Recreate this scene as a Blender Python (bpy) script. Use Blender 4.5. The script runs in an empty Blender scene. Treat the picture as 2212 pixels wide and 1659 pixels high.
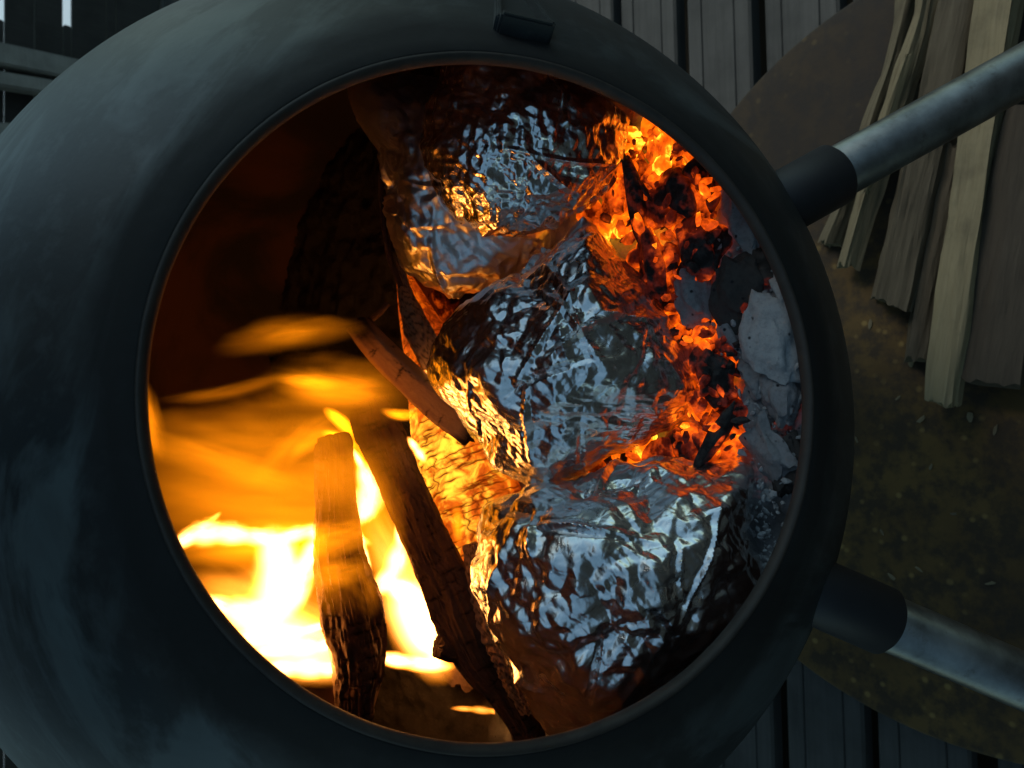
import bpy, bmesh, math, random
import numpy as np
from mathutils import Vector, Matrix, noise as mnoise

random.seed(7)
rng = np.random.default_rng(11)
SC = bpy.context.scene
COL = SC.collection

# ------------------------------------------------------------------ camera
F0 = 1640.0                      # focal length in reference pixels (frame 2212 x 1659)
PITCH = math.atan2(1606, 1640)   # the phone looks down at the open globe, held on its side
S_, C_ = math.sin(PITCH), math.cos(PITCH)
CAM = np.array([0.0, 0.0, 1.10])
FW = np.array([0.0, C_, -S_])
UPW = np.array([0.0, S_, C_])
XW = np.array([1.0, 0.0, 0.0])
cam_d = bpy.data.cameras.new('camera')
cam_d.sensor_width = 36.0
cam_d.lens = 36.0 * F0 / 2212.0
cam_d.clip_start = 0.01
cam_d.clip_end = 3000
cam_d.dof.use_dof = True
cam_d.dof.focus_distance = 0.56
cam_d.dof.aperture_fstop = 11.0
cam = bpy.data.objects.new('camera', cam_d)
COL.objects.link(cam)
m = Matrix(((0, 1, 0, 0), (-S_, 0, -C_, 0), (-C_, 0, S_, 1.10), (0, 0, 0, 1)))
cam.matrix_world = m
SC.camera = cam

# ------------------------------------------------------------------ sky, sun, exposure
world = bpy.data.worlds.new('World')
SC.world = world
world.use_nodes = True
wn, wl = world.node_tree.nodes, world.node_tree.links
wn.clear()
wo = wn.new('ShaderNodeOutputWorld')
bg = wn.new('ShaderNodeBackground')
sky = wn.new('ShaderNodeTexSky')
sky.sky_type = 'NISHITA'
sky.sun_disc = False
SUN_EL, SUN_AZ = math.radians(58), math.radians(62)
sky.sun_elevation = SUN_EL
sky.sun_rotation = SUN_AZ
sky.air_density = 1.0
sky.dust_density = 0.8
sky.ozone_density = 0.6
bg.inputs['Strength'].default_value = 0.15
tint = wn.new('ShaderNodeMix'); tint.data_type = 'RGBA'; tint.blend_type = 'MULTIPLY'
tint.inputs[0].default_value = 1.0
tint.inputs[7].default_value = (0.92, 1.10, 0.92, 1)      # the phone's cool white balance on an overcast sky
wl.new(sky.outputs[0], tint.inputs[6])
wl.new(tint.outputs[2], bg.inputs[0])
wl.new(bg.outputs[0], wo.inputs[0])
sun_d = bpy.data.lights.new('sun', 'SUN')
sun_d.energy = 1.2
sun_d.angle = math.radians(20)
sun_d.color = (1.0, 0.98, 0.94)
sun = bpy.data.objects.new('sun', sun_d)
COL.objects.link(sun)
sdir = Vector((math.sin(SUN_AZ) * math.cos(SUN_EL), math.cos(SUN_AZ) * math.cos(SUN_EL), math.sin(SUN_EL)))
sun.rotation_euler = (-sdir).to_track_quat('-Z', 'Y').to_euler()
SC.view_settings.view_transform = 'Standard'
SC.view_settings.look = 'None'
SC.view_settings.gamma = 1
SC.view_settings.exposure = -0.15
cy = SC.cycles
cy.use_denoising = True
cy.max_bounces = 8
cy.diffuse_bounces = 3
cy.glossy_bounces = 5
cy.transparent_max_bounces = 16
cy.volume_bounces = 0
cy.volume_step_rate = 2.0
cy.volume_max_steps = 48
cy.sample_clamp_indirect = 8.0

# ------------------------------------------------------------------ helpers
def P(px, py, d):
    """point at depth d (m along the view axis) seen at reference pixel (px, py)"""
    return CAM + d * (FW - (px - 1106) / F0 * UPW - (py - 829.5) / F0 * XW)

def ray_plane(px, py, axis, val):
    d = FW - (px - 1106) / F0 * UPW - (py - 829.5) / F0 * XW
    return CAM + d * (val - CAM[axis]) / d[axis]

def G(px, py, z=0.0):
    return ray_plane(px, py, 2, z)

def norm(v):
    v = np.asarray(v, float)
    return v / (np.linalg.norm(v) + 1e-12)

def link(name, me, mat=None, parent=None):
    o = bpy.data.objects.new(name, me)
    COL.objects.link(o)
    if mat is not None and not me.materials:
        me.materials.append(mat)
    if parent is not None:
        o.parent = parent
        o.matrix_parent_inverse = parent.matrix_world.inverted()
    return o

def mesh_obj(name, verts, faces, mat, parent=None, smooth=True):
    me = bpy.data.meshes.new(name)
    me.from_pydata([tuple(v) for v in verts], [], faces)
    me.polygons.foreach_set('use_smooth', [smooth] * len(me.polygons))
    me.update()
    return link(name, me, mat, parent)

def set_attr(o, name, vals):
    a = o.data.attributes.new(name, 'FLOAT', 'POINT')
    a.data.foreach_set('value', np.asarray(vals, np.float32))

def tag(o, label=None, cat=None, group=None, kind=None):
    if label: o['label'] = label
    if cat: o['category'] = cat
    if group: o['group'] = group
    if kind: o['kind'] = kind
    return o

def empty(name, loc, label=None, cat=None, group=None, kind=None):
    o = bpy.data.objects.new(name, None)
    o.empty_display_size = 0.05
    COL.objects.link(o)
    o.location = tuple(loc)
    o.matrix_world = Matrix.Translation(tuple(loc))
    return tag(o, label, cat, group, kind)

def grid_faces(nu, nv, wrap_u=False, wrap_v=False):
    f = []
    for i in range(nu if wrap_u else nu - 1):
        i2 = (i + 1) % nu
        for j in range(nv if wrap_v else nv - 1):
            j2 = (j + 1) % nv
            f.append((i * nv + j, i2 * nv + j, i2 * nv + j2, i * nv + j2))
    return f

def vnoise(p, scale, seed=0, octaves=3):
    """cheap vectorised value noise, roughly -1..1"""
    p = np.asarray(p, float) * scale + seed * 17.31
    out = np.zeros(len(p)); amp = 1.0; tot = 0
    for o in range(octaves):
        q = p * (2.03 ** o) + o * 5.7
        i = np.floor(q).astype(np.int64); f = q - i
        f = f * f * (3 - 2 * f)
        acc = 0
        for dx in (0, 1):
            for dy in (0, 1):
                for dz in (0, 1):
                    h = (i[:, 0] + dx) * 374761393 + (i[:, 1] + dy) * 668265263 + (i[:, 2] + dz) * 2147483647 + seed * 1013
                    h = (h ^ (h >> 13)) * 1274126177
                    h = (h ^ (h >> 16)) & 0xFFFF
                    v = h / 32767.5 - 1
                    w = (f[:, 0] if dx else 1 - f[:, 0]) * (f[:, 1] if dy else 1 - f[:, 1]) * (f[:, 2] if dz else 1 - f[:, 2])
                    acc = acc + v * w
        out += acc * amp; tot += amp; amp *= 0.5
    return out / tot

def catmull(pts, n):
    pts = np.asarray(pts, float)
    if len(pts) == 2:
        t = np.linspace(0, 1, n)[:, None]
        return pts[0] * (1 - t) + pts[1] * t
    p = np.vstack([2 * pts[0] - pts[1], pts, 2 * pts[-1] - pts[-2]])
    out = []
    for t in np.linspace(0, len(pts) - 1 - 1e-6, n):
        i = int(t); u = t - i
        a, b, c, d = p[i], p[i + 1], p[i + 2], p[i + 3]
        out.append(0.5 * ((2 * b) + (c - a) * u + (2 * a - 5 * b + 4 * c - d) * u * u + (3 * b - a - 3 * c + d) * u ** 3))
    return np.array(out)

def frames(path, ref):
    t = np.gradient(path, axis=0)
    t /= np.linalg.norm(t, axis=1)[:, None] + 1e-12
    s = np.cross(t, ref); s /= np.linalg.norm(s, axis=1)[:, None] + 1e-12
    b = np.cross(s, t)
    return t, s, b

def px_path(pts, n):
    """[(px, py, depth, half width in px), ...] -> world path and radii"""
    q = catmull(pts, n)
    path = np.array([P(a, b, c) for a, b, c, w in q])
    rad = np.maximum(q[:, 3], 0.3) / F0 * q[:, 2]
    return path, rad

# ------------------------------------------------------------------ node materials
class M:
    def __init__(self, name):
        self.m = bpy.data.materials.new(name)
        self.m.use_nodes = True
        self.n = self.m.node_tree.nodes; self.l = self.m.node_tree.links
        self.n.clear()
        self.out = self.n.new('ShaderNodeOutputMaterial')
    def node(self, t, ins=None, **kw):
        x = self.n.new(t)
        for k, v in kw.items(): setattr(x, k, v)
        for k, v in (ins or {}).items(): self.put(x, k, v)
        return x
    def put(self, x, k, v):
        s = x.inputs[k]
        if isinstance(v, bpy.types.NodeSocket): self.l.new(v, s)
        elif isinstance(v, bpy.types.Node): self.l.new(v.outputs[0], s)
        else: s.default_value = v
    def coord(self, scale=(1, 1, 1), rot=(0, 0, 0), kind='Object'):
        tc = self.node('ShaderNodeTexCoord')
        return self.node('ShaderNodeMapping', {'Vector': tc.outputs[kind], 'Scale': scale, 'Rotation': rot}).outputs[0]
    def noise(self, vec, scale, detail=4, rough=0.55, dist=0.0):
        x = self.node('ShaderNodeTexNoise', {'Vector': vec, 'Scale': scale, 'Detail': detail, 'Roughness': rough, 'Distortion': dist})
        return x.outputs[0]
    def ramp(self, fac, stops):
        x = self.node('ShaderNodeValToRGB', {'Fac': fac})
        e = x.color_ramp.elements
        full = lambda c: (c, c, c, 1) if isinstance(c, (int, float)) else (*c, 1)
        e[0].position = stops[0][0]; e[0].color = full(stops[0][1])
        e[1].position = stops[-1][0]; e[1].color = full(stops[-1][1])
        for p, c in stops[1:-1]:
            e.new(p).color = full(c)
        return x.outputs[0]
    def math(self, op, a, b=0.0, c=0.0):
        x = self.node('ShaderNodeMath', operation=op)
        self.put(x, 0, a); self.put(x, 1, b); self.put(x, 2, c)
        return x.outputs[0]
    def mix(self, fac, a, b, mode='MIX'):
        x = self.node('ShaderNodeMix', data_type='RGBA', blend_type=mode)
        self.put(x, 0, fac); self.put(x, 6, a if not isinstance(a, tuple) else (*a, 1)); self.put(x, 7, b if not isinstance(b, tuple) else (*b, 1))
        return x.outputs[2]
    def bump(self, h, strength=0.3, dist=0.01, normal=None):
        ins = {'Height': h, 'Strength': strength, 'Distance': dist}
        if normal is not None: ins['Normal'] = normal
        return self.node('ShaderNodeBump', ins).outputs[0]
    def attr(self, name):
        return self.node('ShaderNodeAttribute', attribute_name=name).outputs['Fac']
    def pbr(self, **ins):
        x = self.node('ShaderNodeBsdfPrincipled')
        for k, v in ins.items():
            k = k.replace('_', ' ')
            if isinstance(v, tuple) and len(v) == 3: v = (*v, 1)
            self.put(x, k, v)
        self.l.new(x.outputs[0], self.out.inputs[0])
        return self.m

# steel of the globe: dark heat-blackened sheet with wiped, paler streaks
def mat_globe():
    k = M('globe_steel')
    v = k.coord()
    st = k.coord(scale=(3.0, 9.0, 2.2), rot=(0.5, 0.35, 0.6))
    streak = k.noise(st, 1.5, 6, 0.62, 0.9)
    fine = k.noise(v, 190, 3, 0.6)
    patch = k.noise(v, 7, 5, 0.6, 0.5)
    s = k.math('MULTIPLY', k.ramp(streak, [(0.50, 0.0), (0.58, 1.0)]), k.ramp(k.noise(v, 3.2, 3, 0.6), [(0.40, 0.15), (0.62, 1.0)]))
    base = k.mix(s, (0.019, 0.024, 0.026), (0.085, 0.108, 0.112))
    base = k.mix(k.math('MULTIPLY', k.ramp(patch, [(0.45, 0.0), (0.65, 1.0)]), 0.5), base, (0.026, 0.022, 0.018))
    mott = k.noise(v, 42, 4, 0.7, 0.2)
    base = k.mix(k.math('MULTIPLY', k.ramp(mott, [(0.52, 0.0), (0.66, 1.0)]), 0.35), base, (0.075, 0.088, 0.090))
    sootm = k.math('ADD', k.attr('sooty'), k.math('MULTIPLY', k.math('SUBTRACT', patch, 0.5), 1.1))
    base = k.mix(k.math('MULTIPLY', k.ramp(sootm, [(0.30, 0.0), (0.75, 1.0)]), 0.85), base, (0.008, 0.0075, 0.007))
    rough = k.math('ADD', k.math('MULTIPLY', patch, 0.22), 0.42)
    rough = k.math('ADD', rough, k.math('MULTIPLY', k.ramp(sootm, [(0.30, 0.0), (0.75, 1.0)]), 0.25))
    rough = k.math('SUBTRACT', rough, k.math('MULTIPLY', s, 0.06))
    h = k.math('ADD', k.math('MULTIPLY', fine, 0.5), k.math('MULTIPLY', streak, 0.8))
    return k.pbr(Base_Color=base, Roughness=rough, Metallic=0.15, Specular_IOR_Level=0.45, Normal=k.bump(h, 0.12, 0.002))

def mat_soot():
    k = M('sooty_inner_steel')
    v = k.coord()
    n = k.noise(v, 6, 5, 0.6, 0.8)
    f = k.noise(v, 80, 4, 0.6)
    base = k.mix(k.ramp(n, [(0.40, 0.0), (0.56, 1.0)]), (0.005, 0.002, 0.0014), (0.036, 0.010, 0.004))
    return k.pbr(Base_Color=base, Roughness=0.75, Normal=k.bump(f, 0.25, 0.003), Specular_IOR_Level=0.25)

def mat_simple(name, c1, c2, rough, metal=0.0, sc=60, bump=0.1):
    k = M(name)
    v = k.coord()
    n = k.noise(v, sc, 5, 0.6)
    return k.pbr(Base_Color=k.mix(n, c1, c2), Roughness=rough, Metallic=metal, Normal=k.bump(n, bump, 0.002))

def mat_tube():
    k = M('galvanised_tube')
    tc = k.node('ShaderNodeTexCoord')
    v = k.node('ShaderNodeMapping', {'Vector': tc.outputs['Object'], 'Scale': (1, 1, 1)}).outputs[0]
    n = k.noise(v, 35, 5, 0.65)
    f = k.noise(k.coord(scale=(1, 1, 1)), 260, 4, 0.7)
    base = k.mix(k.ramp(n, [(0.3, 0.0), (0.7, 1.0)]), (0.13, 0.13, 0.12), (0.26, 0.27, 0.255))
    base = k.mix(k.ramp(k.noise(v, 90, 4, 0.7), [(0.58, 0.0), (0.76, 0.5)]), base, (0.08, 0.06, 0.04))
    return k.pbr(Base_Color=base, Metallic=0.85, Roughness=k.math('ADD', k.math('MULTIPLY', n, 0.2), 0.26), Normal=k.bump(f, 0.12, 0.001))

def mat_foil(name='crumpled_foil', r0=0.26):
    k = M(name)
    v = k.coord()
    vo = k.node('ShaderNodeTexVoronoi', {'Vector': v, 'Scale': 95.0}, feature='DISTANCE_TO_EDGE')
    wv = k.noise(v, 170, 2, 0.5, 0.3)
    n = k.noise(v, 22, 4, 0.6)
    h = k.math('ADD', k.math('MULTIPLY', k.math('MINIMUM', vo.outputs[0], 0.12), 2.0), k.math('MULTIPLY', wv, 0.6))
    base = k.mix(n, (0.72, 0.72, 0.72), (0.90, 0.90, 0.89))
    soot = k.ramp(k.noise(v, 14, 5, 0.65, 0.6), [(0.60, 0.0), (0.74, 1.0)])
    base = k.mix(k.math('MULTIPLY', soot, 0.55), base, (0.16, 0.13, 0.10))
    rough = k.math('ADD', k.math('MULTIPLY', soot, 0.25), r0)
    return k.pbr(Base_Color=base, Metallic=1.0, Roughness=rough, Normal=k.bump(h, 0.22, 0.0016))

HOT = [(0.0, (0, 0, 0)), (0.28, (0.0, 0.0, 0.0)), (0.45, (0.10, 0.006, 0.0)), (0.62, (0.9, 0.085, 0.002)), (0.80, (1.9, 0.29, 0.004)), (1.0, (5.0, 2.2, 0.12))]
def mat_ember(name, strength=1.0, char=((0.012, 0.010, 0.009), (0.05, 0.045, 0.042)), ash=True):
    """charcoal that glows where the 'ember_heat' attribute is high; ash-dusted where it is cold"""
    k = M(name)
    v = k.coord()
    oi = k.node('ShaderNodeObjectInfo')
    off = k.node('ShaderNodeVectorMath', {0: v, 1: oi.outputs['Location']}, operation='ADD').outputs[0]
    n1 = k.noise(off, 30, 4, 0.58, 0.4)
    n2 = k.noise(off, 120, 4, 0.6, 0.2)
    heat = k.attr('ember_heat')
    t = k.math('ADD', heat, k.math('MULTIPLY', k.math('SUBTRACT', n1, 0.5), 1.5))
    t = k.math('ADD', t, k.math('MULTIPLY', k.math('SUBTRACT', n2, 0.5), 0.5))
    em = k.ramp(t, [(p, tuple(min(1, c / 5.0) for c in col)) for p, col in HOT])
    a = k.ramp(n2, [(0.42, 0.0), (0.62, 1.0)])
    base = k.mix(a, char[0], char[1])
    return k.pbr(Base_Color=base, Roughness=0.9, Emission_Color=em, Emission_Strength=5.0 * strength, Normal=k.bump(k.math('ADD', n1, n2), 0.6, 0.004))

def mat_ash():
    k = M('wood_ash')
    v = k.coord()
    n1 = k.noise(v, 16, 5, 0.6, 0.4)
    n2 = k.noise(v, 120, 5, 0.65)
    base = k.mix(k.ramp(n1, [(0.35, 0.0), (0.65, 1.0)]), (0.12, 0.118, 0.12), (0.42, 0.42, 0.43))
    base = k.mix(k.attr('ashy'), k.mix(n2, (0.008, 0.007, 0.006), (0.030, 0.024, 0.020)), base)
    dots = k.node('ShaderNodeTexVoronoi', {'Vector': v, 'Scale': 130.0}).outputs[0]
    base = k.mix(k.ramp(dots, [(0.06, 1.0), (0.14, 0.0)]), base, (0.02, 0.02, 0.02))
    heat = k.attr('ember_heat')
    t = k.math('ADD', heat, k.math('MULTIPLY', k.math('SUBTRACT', n1, 0.5), 1.3))
    t = k.math('ADD', t, k.math('MULTIPLY', k.math('SUBTRACT', n2, 0.5), 0.8))
    em = k.ramp(t, [(p, tuple(min(1, c / 5.0) for c in col)) for p, col in HOT])
    return k.pbr(Base_Color=base, Roughness=0.95, Emission_Color=em, Emission_Strength=2.2, Normal=k.bump(k.math('ADD', n1, n2), 0.5, 0.004), Specular_IOR_Level=0.1)

def mat_ashlump(name, c1, c2):
    k = M(name)
    v = k.coord()
    n1 = k.noise(v, 40, 5, 0.6, 0.4)
    dots = k.node('ShaderNodeTexVoronoi', {'Vector': v, 'Scale': 110.0}).outputs[0]
    base = k.mix(n1, c1, c2)
    base = k.mix(k.ramp(dots, [(0.08, 1.0), (0.17, 0.0)]), base, (0.02, 0.02, 0.025))
    fn = k.noise(v, 260, 5, 0.7)
    base = k.mix(k.math('MULTIPLY', k.ramp(fn, [(0.45, 0.0), (0.65, 1.0)]), 0.35), base, tuple(x * 0.45 for x in c1))
    return k.pbr(Base_Color=base, Roughness=0.95, Normal=k.bump(k.math('ADD', n1, k.math('MULTIPLY', fn, 0.5)), 0.6, 0.004), Specular_IOR_Level=0.1)

def mat_log(name, c1, c2, crack, freq=1.0, glow=0.0):
    """charred wood; 'crack' is a vertex attribute, 1 deep inside a crack"""
    k = M(name)
    v = k.coord()
    n = k.noise(v, 45, 6, 0.65, 0.6)
    f = k.noise(v, 240, 4, 0.6)
    cr = k.attr('crack')
    base = k.mix(n, c1, c2)
    base = k.mix(cr, base, crack)
    ins = dict(Base_Color=base, Roughness=0.85, Normal=k.bump(k.math('ADD', n, k.math('MULTIPLY', f, 0.5)), 0.55, 0.004), Specular_IOR_Level=0.2)
    if glow:
        heat = k.attr('ember_heat')
        t = k.math('ADD', heat, k.math('MULTIPLY', k.math('SUBTRACT', n, 0.5), 1.1))
        em = k.ramp(t, [(p, tuple(min(1, c / 5.0) for c in col)) for p, col in HOT])
        em = k.mix(cr, em, (0.06, 0.006, 0.0))
        ins.update(Emission_Color=em, Emission_Strength=5.0 * glow)
    return k.pbr(**ins)

def mat_plank(name, c1, c2, axis='X', rough=0.8):
    k = M(name)
    oi = k.node('ShaderNodeObjectInfo')
    sc = {'X': (1.2, 26, 26), 'Y': (26, 1.2, 26), 'Z': (26, 26, 1.2)}[axis]
    tc = k.node('ShaderNodeTexCoord')
    sh = k.node('ShaderNodeVectorMath', {0: tc.outputs['Object'], 1: k.node('ShaderNodeVectorMath', {0: oi.outputs['Random'], 1: (7.0, 9.0, 5.0)}, operation='MULTIPLY').outputs[0]}, operation='ADD').outputs[0]
    v = k.node('ShaderNodeMapping', {'Vector': sh, 'Scale': sc}).outputs[0]
    n = k.noise(v, 4.0, 6, 0.62, 0.5)
    n2 = k.noise(sh, 9, 4, 0.6)
    base = k.mix(n, c1, c2)
    base = k.mix(k.math('MULTIPLY', k.ramp(n2, [(0.45, 0.0), (0.7, 1.0)]), 0.5), base, tuple(x * 0.5 for x in c1))
    return k.pbr(Base_Color=base, Roughness=rough, Normal=k.bump(n, 0.45, 0.004), Specular_IOR_Level=0.3)

def mat_rust():
    k = M('rusted_plate')
    v = k.coord()
    n1 = k.noise(v, 5, 5, 0.6, 0.4)
    n2 = k.noise(v, 40, 5, 0.65)
    sp = k.node('ShaderNodeTexVoronoi', {'Vector': v, 'Scale': 42.0, 'Randomness': 1.0}).outputs[0]
    base = k.mix(k.ramp(n1, [(0.35, 0.0), (0.65, 1.0)]), (0.060, 0.034, 0.013), (0.125, 0.075, 0.022))
    base = k.mix(k.ramp(n2, [(0.42, 0.0), (0.60, 0.75)]), base, (0.026, 0.020, 0.015))
    spots = k.math('MULTIPLY', k.ramp(sp, [(0.10, 1.0), (0.22, 0.0)]), k.ramp(n1, [(0.42, 0.0), (0.56, 1.0)]))
    base = k.mix(k.math('MULTIPLY', spots, 0.8), base, (0.26, 0.17, 0.055))
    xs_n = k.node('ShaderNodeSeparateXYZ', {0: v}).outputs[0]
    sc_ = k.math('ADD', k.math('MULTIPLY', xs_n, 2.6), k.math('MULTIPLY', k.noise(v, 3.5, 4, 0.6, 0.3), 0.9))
    base = k.mix(k.math('MULTIPLY', k.ramp(sc_, [(0.75, 0.0), (1.15, 1.0)]), 0.75), base, (0.022, 0.018, 0.015))      # darker towards the +X side, broken up by noise
    return k.pbr(Base_Color=base, Roughness=0.8, Normal=k.bump(n2, 0.25, 0.003), Specular_IOR_Level=0.3)

def mat_splitwood():
    k = M('split_birch_wood')
    v = k.coord(scale=(3, 40, 40))
    tone = k.node('ShaderNodeAttribute', attribute_type='OBJECT', attribute_name='tone').outputs['Fac']
    n = k.noise(v, 5.0, 6, 0.65, 0.3)
    b = k.noise(k.coord(), 24, 5, 0.6)
    pale = k.mix(n, (0.17, 0.132, 0.072), (0.30, 0.25, 0.15))
    dark = k.mix(n, (0.032, 0.025, 0.020), (0.080, 0.063, 0.046))
    base = k.mix(tone, dark, pale)
    base = k.mix(k.math('MULTIPLY', k.ramp(b, [(0.5, 0.0), (0.75, 1.0)]), 0.4), base, (0.05, 0.04, 0.03))
    return k.pbr(Base_Color=base, Roughness=0.8, Normal=k.bump(n, 0.6, 0.004), Specular_IOR_Level=0.2)

MAT = dict(
    globe=mat_globe(), soot=mat_soot(),
    rim=mat_simple('worn_rim_steel', (0.012, 0.011, 0.010), (0.075, 0.060, 0.048), 0.6, 0.2, 55, 0.3),
    rubber=mat_simple('black_sleeve', (0.010, 0.011, 0.013), (0.018, 0.019, 0.022), 0.55),
    tube=mat_tube(), foil=mat_foil(), matte_foil=mat_foil('matte_side_foil', 0.36), ash=mat_ash(),
    ember=mat_ember('glowing_ember', 1.0),
    char=mat_ember('charcoal', 0.8),
    pale_ash=mat_ashlump('pale_ash_crust', (0.30, 0.31, 0.32), (0.48, 0.49, 0.49)),
    grey_ash=mat_ashlump('grey_ash_crust', (0.18, 0.18, 0.185), (0.34, 0.34, 0.35)),
    dark_ash=mat_ashlump('dark_char_face', (0.045, 0.042, 0.040), (0.075, 0.07, 0.066)),
    crackle=mat_log('crackled_burning_wood', (0.20, 0.12, 0.07), (0.34, 0.22, 0.13), (0.02, 0.012, 0.008), glow=0.5),
    darklog=mat_log('charred_bark', (0.030, 0.018, 0.012), (0.13, 0.070, 0.042), (0.010, 0.007, 0.006)),
    splitstick=mat_log('split_stick_wood', (0.22, 0.12, 0.06), (0.40, 0.25, 0.13), (0.02, 0.012, 0.008)),
    deck=mat_plank('weathered_deck', (0.042, 0.041, 0.037), (0.105, 0.102, 0.092)),
    wall=mat_plank('dark_wall_boards', (0.035, 0.033, 0.03), (0.06, 0.056, 0.052), 'Z'),
    post=mat_plank('pale_post', (0.22, 0.21, 0.19), (0.36, 0.35, 0.32), 'Z'),
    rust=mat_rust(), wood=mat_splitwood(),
    earth=mat_simple('earth', (0.05, 0.045, 0.035), (0.09, 0.08, 0.06), 0.95, sc=3),
    concrete=mat_simple('pale_paving', (0.68, 0.74, 0.76), (0.80, 0.84, 0.84), 0.9, sc=5),
)

# ================================================================== LARGE STRUCTURE
# ground
gd = mesh_obj('ground', [(-600, -600, -0.30), (600, -600, -0.30), (600, 600, -0.30), (-600, 600, -0.30)], [(0, 1, 2, 3)], MAT['earth'], smooth=False)
tag(gd, 'dark bare earth under and around the wooden deck', kind='structure')

# deck: every board its own piece
def box_mesh(name, sx, sy, sz, bev=0.003, jitter=0.0):
    bm = bmesh.new()
    bmesh.ops.create_cube(bm, size=1)
    for v in bm.verts:
        v.co.x *= sx; v.co.y *= sy; v.co.z *= sz
    if bev:
        bmesh.ops.bevel(bm, geom=bm.edges[:], offset=bev, segments=2, affect='EDGES')
    me = bpy.data.meshes.new(name)
    bm.to_mesh(me); bm.free()
    me.polygons.foreach_set('use_smooth', [False] * len(me.polygons))
    return me

deck = empty('deck', (0, 0.6, 0), 'weathered grey timber deck with dark gaps between its boards', kind='structure')
PITCH_B, BW = 0.1365, 0.114
ANG = math.atan2(0.04, 1.188)
def board_mesh():
    # cross-section with a shallow groove line near each edge, as on milled decking
    prof = [(-BW / 2, -0.03), (-BW / 2, -0.004), (-BW / 2 + 0.004, 0.0), (-BW * 0.27, 0.0), (-BW * 0.255, -0.003), (-BW * 0.24, 0.0),
            (BW * 0.24, 0.0), (BW * 0.255, -0.003), (BW * 0.27, 0.0), (BW / 2 - 0.004, 0.0), (BW / 2, -0.004), (BW / 2, -0.03)]
    L = 2.6
    n = len(prof)
    vs = [(x, y, z) for x in (-L, L) for y, z in prof]
    fs = [(i, (i + 1) % n, n + (i + 1) % n, n + i) for i in range(n)] + [tuple(range(n))[::-1], tuple(range(n, 2 * n))]
    me = bpy.data.meshes.new('board'); me.from_pydata(vs, [], fs); me.update()
    me.materials.append(MAT['deck'])
    return me
bme = board_mesh()
for i in range(-7, 22):
    y0 = 0.627 + i * PITCH_B
    o = link('board', bme, None, deck)
    o.matrix_world = Matrix.Translation((0.25 * math.sin(i * 3.3), y0, 0.002 * math.sin(i * 5.1))) @ Matrix.Rotation(ANG, 4, 'Z') @ Matrix.Rotation(0.012 * math.sin(i * 2.1), 4, 'X')
for x in (-1.9, -0.95, 0.05, 1.0, 1.95):
    me = box_mesh('joist', 0.05, 4.6, 0.14)
    o = link('joist', me, MAT['wall'], deck)
    o.matrix_world = Matrix.Translation((x, 1.3, -0.105))

# round rusty plate with rolled edge
def disc(name, r, z0, z1, mat, lip=0.006, n=160, rings=10):
    prof = [(r * (k + 1) / rings, z1) for k in range(rings - 1)] + [(r - lip, z1), (r - lip * 0.3, z1 - 0.001), (r, z1 - 0.003), (r, z0)]
    vs = [(0, 0, z1)]; fs = []
    for rr, z in prof:
        for k in range(n):
            a = 2 * math.pi * k / n
            vs.append((rr * math.cos(a), rr * math.sin(a), z))
    for k in range(n): fs.append((0, 1 + k, 1 + (k + 1) % n))
    for j in range(len(prof) - 1):
        for k in range(n):
            a, b = 1 + j * n + k, 1 + j * n + (k + 1) % n
            fs.append((a, a + n, b + n, b))
    o = mesh_obj(name, vs, fs, mat)
    return o
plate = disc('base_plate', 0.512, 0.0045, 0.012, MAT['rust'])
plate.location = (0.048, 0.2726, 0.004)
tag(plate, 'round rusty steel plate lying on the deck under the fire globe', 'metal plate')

# back wall beyond the globe, seen out of focus in the corner
WY = 3.1
wall = empty('shed_wall', (1.2, WY, 0), 'dark timber wall far behind the globe with two bright slots', 'wall')
def wall_rect(pts_px, y=WY):
    return [ray_plane(a, b, 1, y) for a, b in pts_px]
s1 = wall_rect([(128, -40), (128, 60), (160, 60), (160, -40)])
# boards run level; two level slots let the daylight beyond show through
zs = lambda px: ray_plane(px, 30, 1, WY)[2]
xs = lambda py, px=80: ray_plane(px, py, 1, WY)[0]
slots = [(-12, 10, -60, 40), (137, 155, -60, 53)]          # px range, py range
def wall_board(x0, x1, z0, z1):
    me = box_mesh('board', abs(x1 - x0) - 0.004, 0.025, abs(z1 - z0) - 0.004, 0.003)
    o = link('board', me, MAT['wall'], wall)
    o.matrix_world = Matrix.Translation(((x0 + x1) / 2, WY + 0.0125, (z0 + z1) / 2))
edges = [0.0, 0.16, zs(230), zs(155), zs(137), zs(75), zs(10), zs(-12), zs(-80), zs(-190), zs(-330), zs(-480), zs(-700)]
for i in range(len(edges) - 1):
    lo, hi = edges[i], edges[i + 1]
    xl, xr = -3.2, 2.1
    if i == 3: xl_cut = xs(53, 146)
    elif i == 6: xl_cut = xs(40, 0)
    else: xl_cut = None
    if xl_cut is None: wall_board(xl, xr, lo, hi)
    else:
        wall_board(xl, xl_cut, lo, hi)
        if xl_cut + 0.6 < xr: wall_board(xl_cut + 0.6, xr, lo, hi)
for a, b, w in ([(-40, 112), (190, 160), 0.075], [(-40, 168), (190, 205), 0.05], [(-40, 283), (190, 292), 0.05]):
    A, B = ray_plane(*a, 1, WY - 0.05), ray_plane(*b, 1, WY - 0.05)
    d = norm(B - A); L = 3.0
    me = box_mesh('post', L, 0.06, w, 0.006)
    o = link('post', me, MAT['post'], wall)
    xax = Vector(d); yax = Vector((0, 1, 0)); zax = xax.cross(yax)
    R = Matrix((xax, yax, zax)).transposed().to_4x4()
    o.matrix_world = Matrix.Translation((A + B) / 2) @ R
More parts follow.
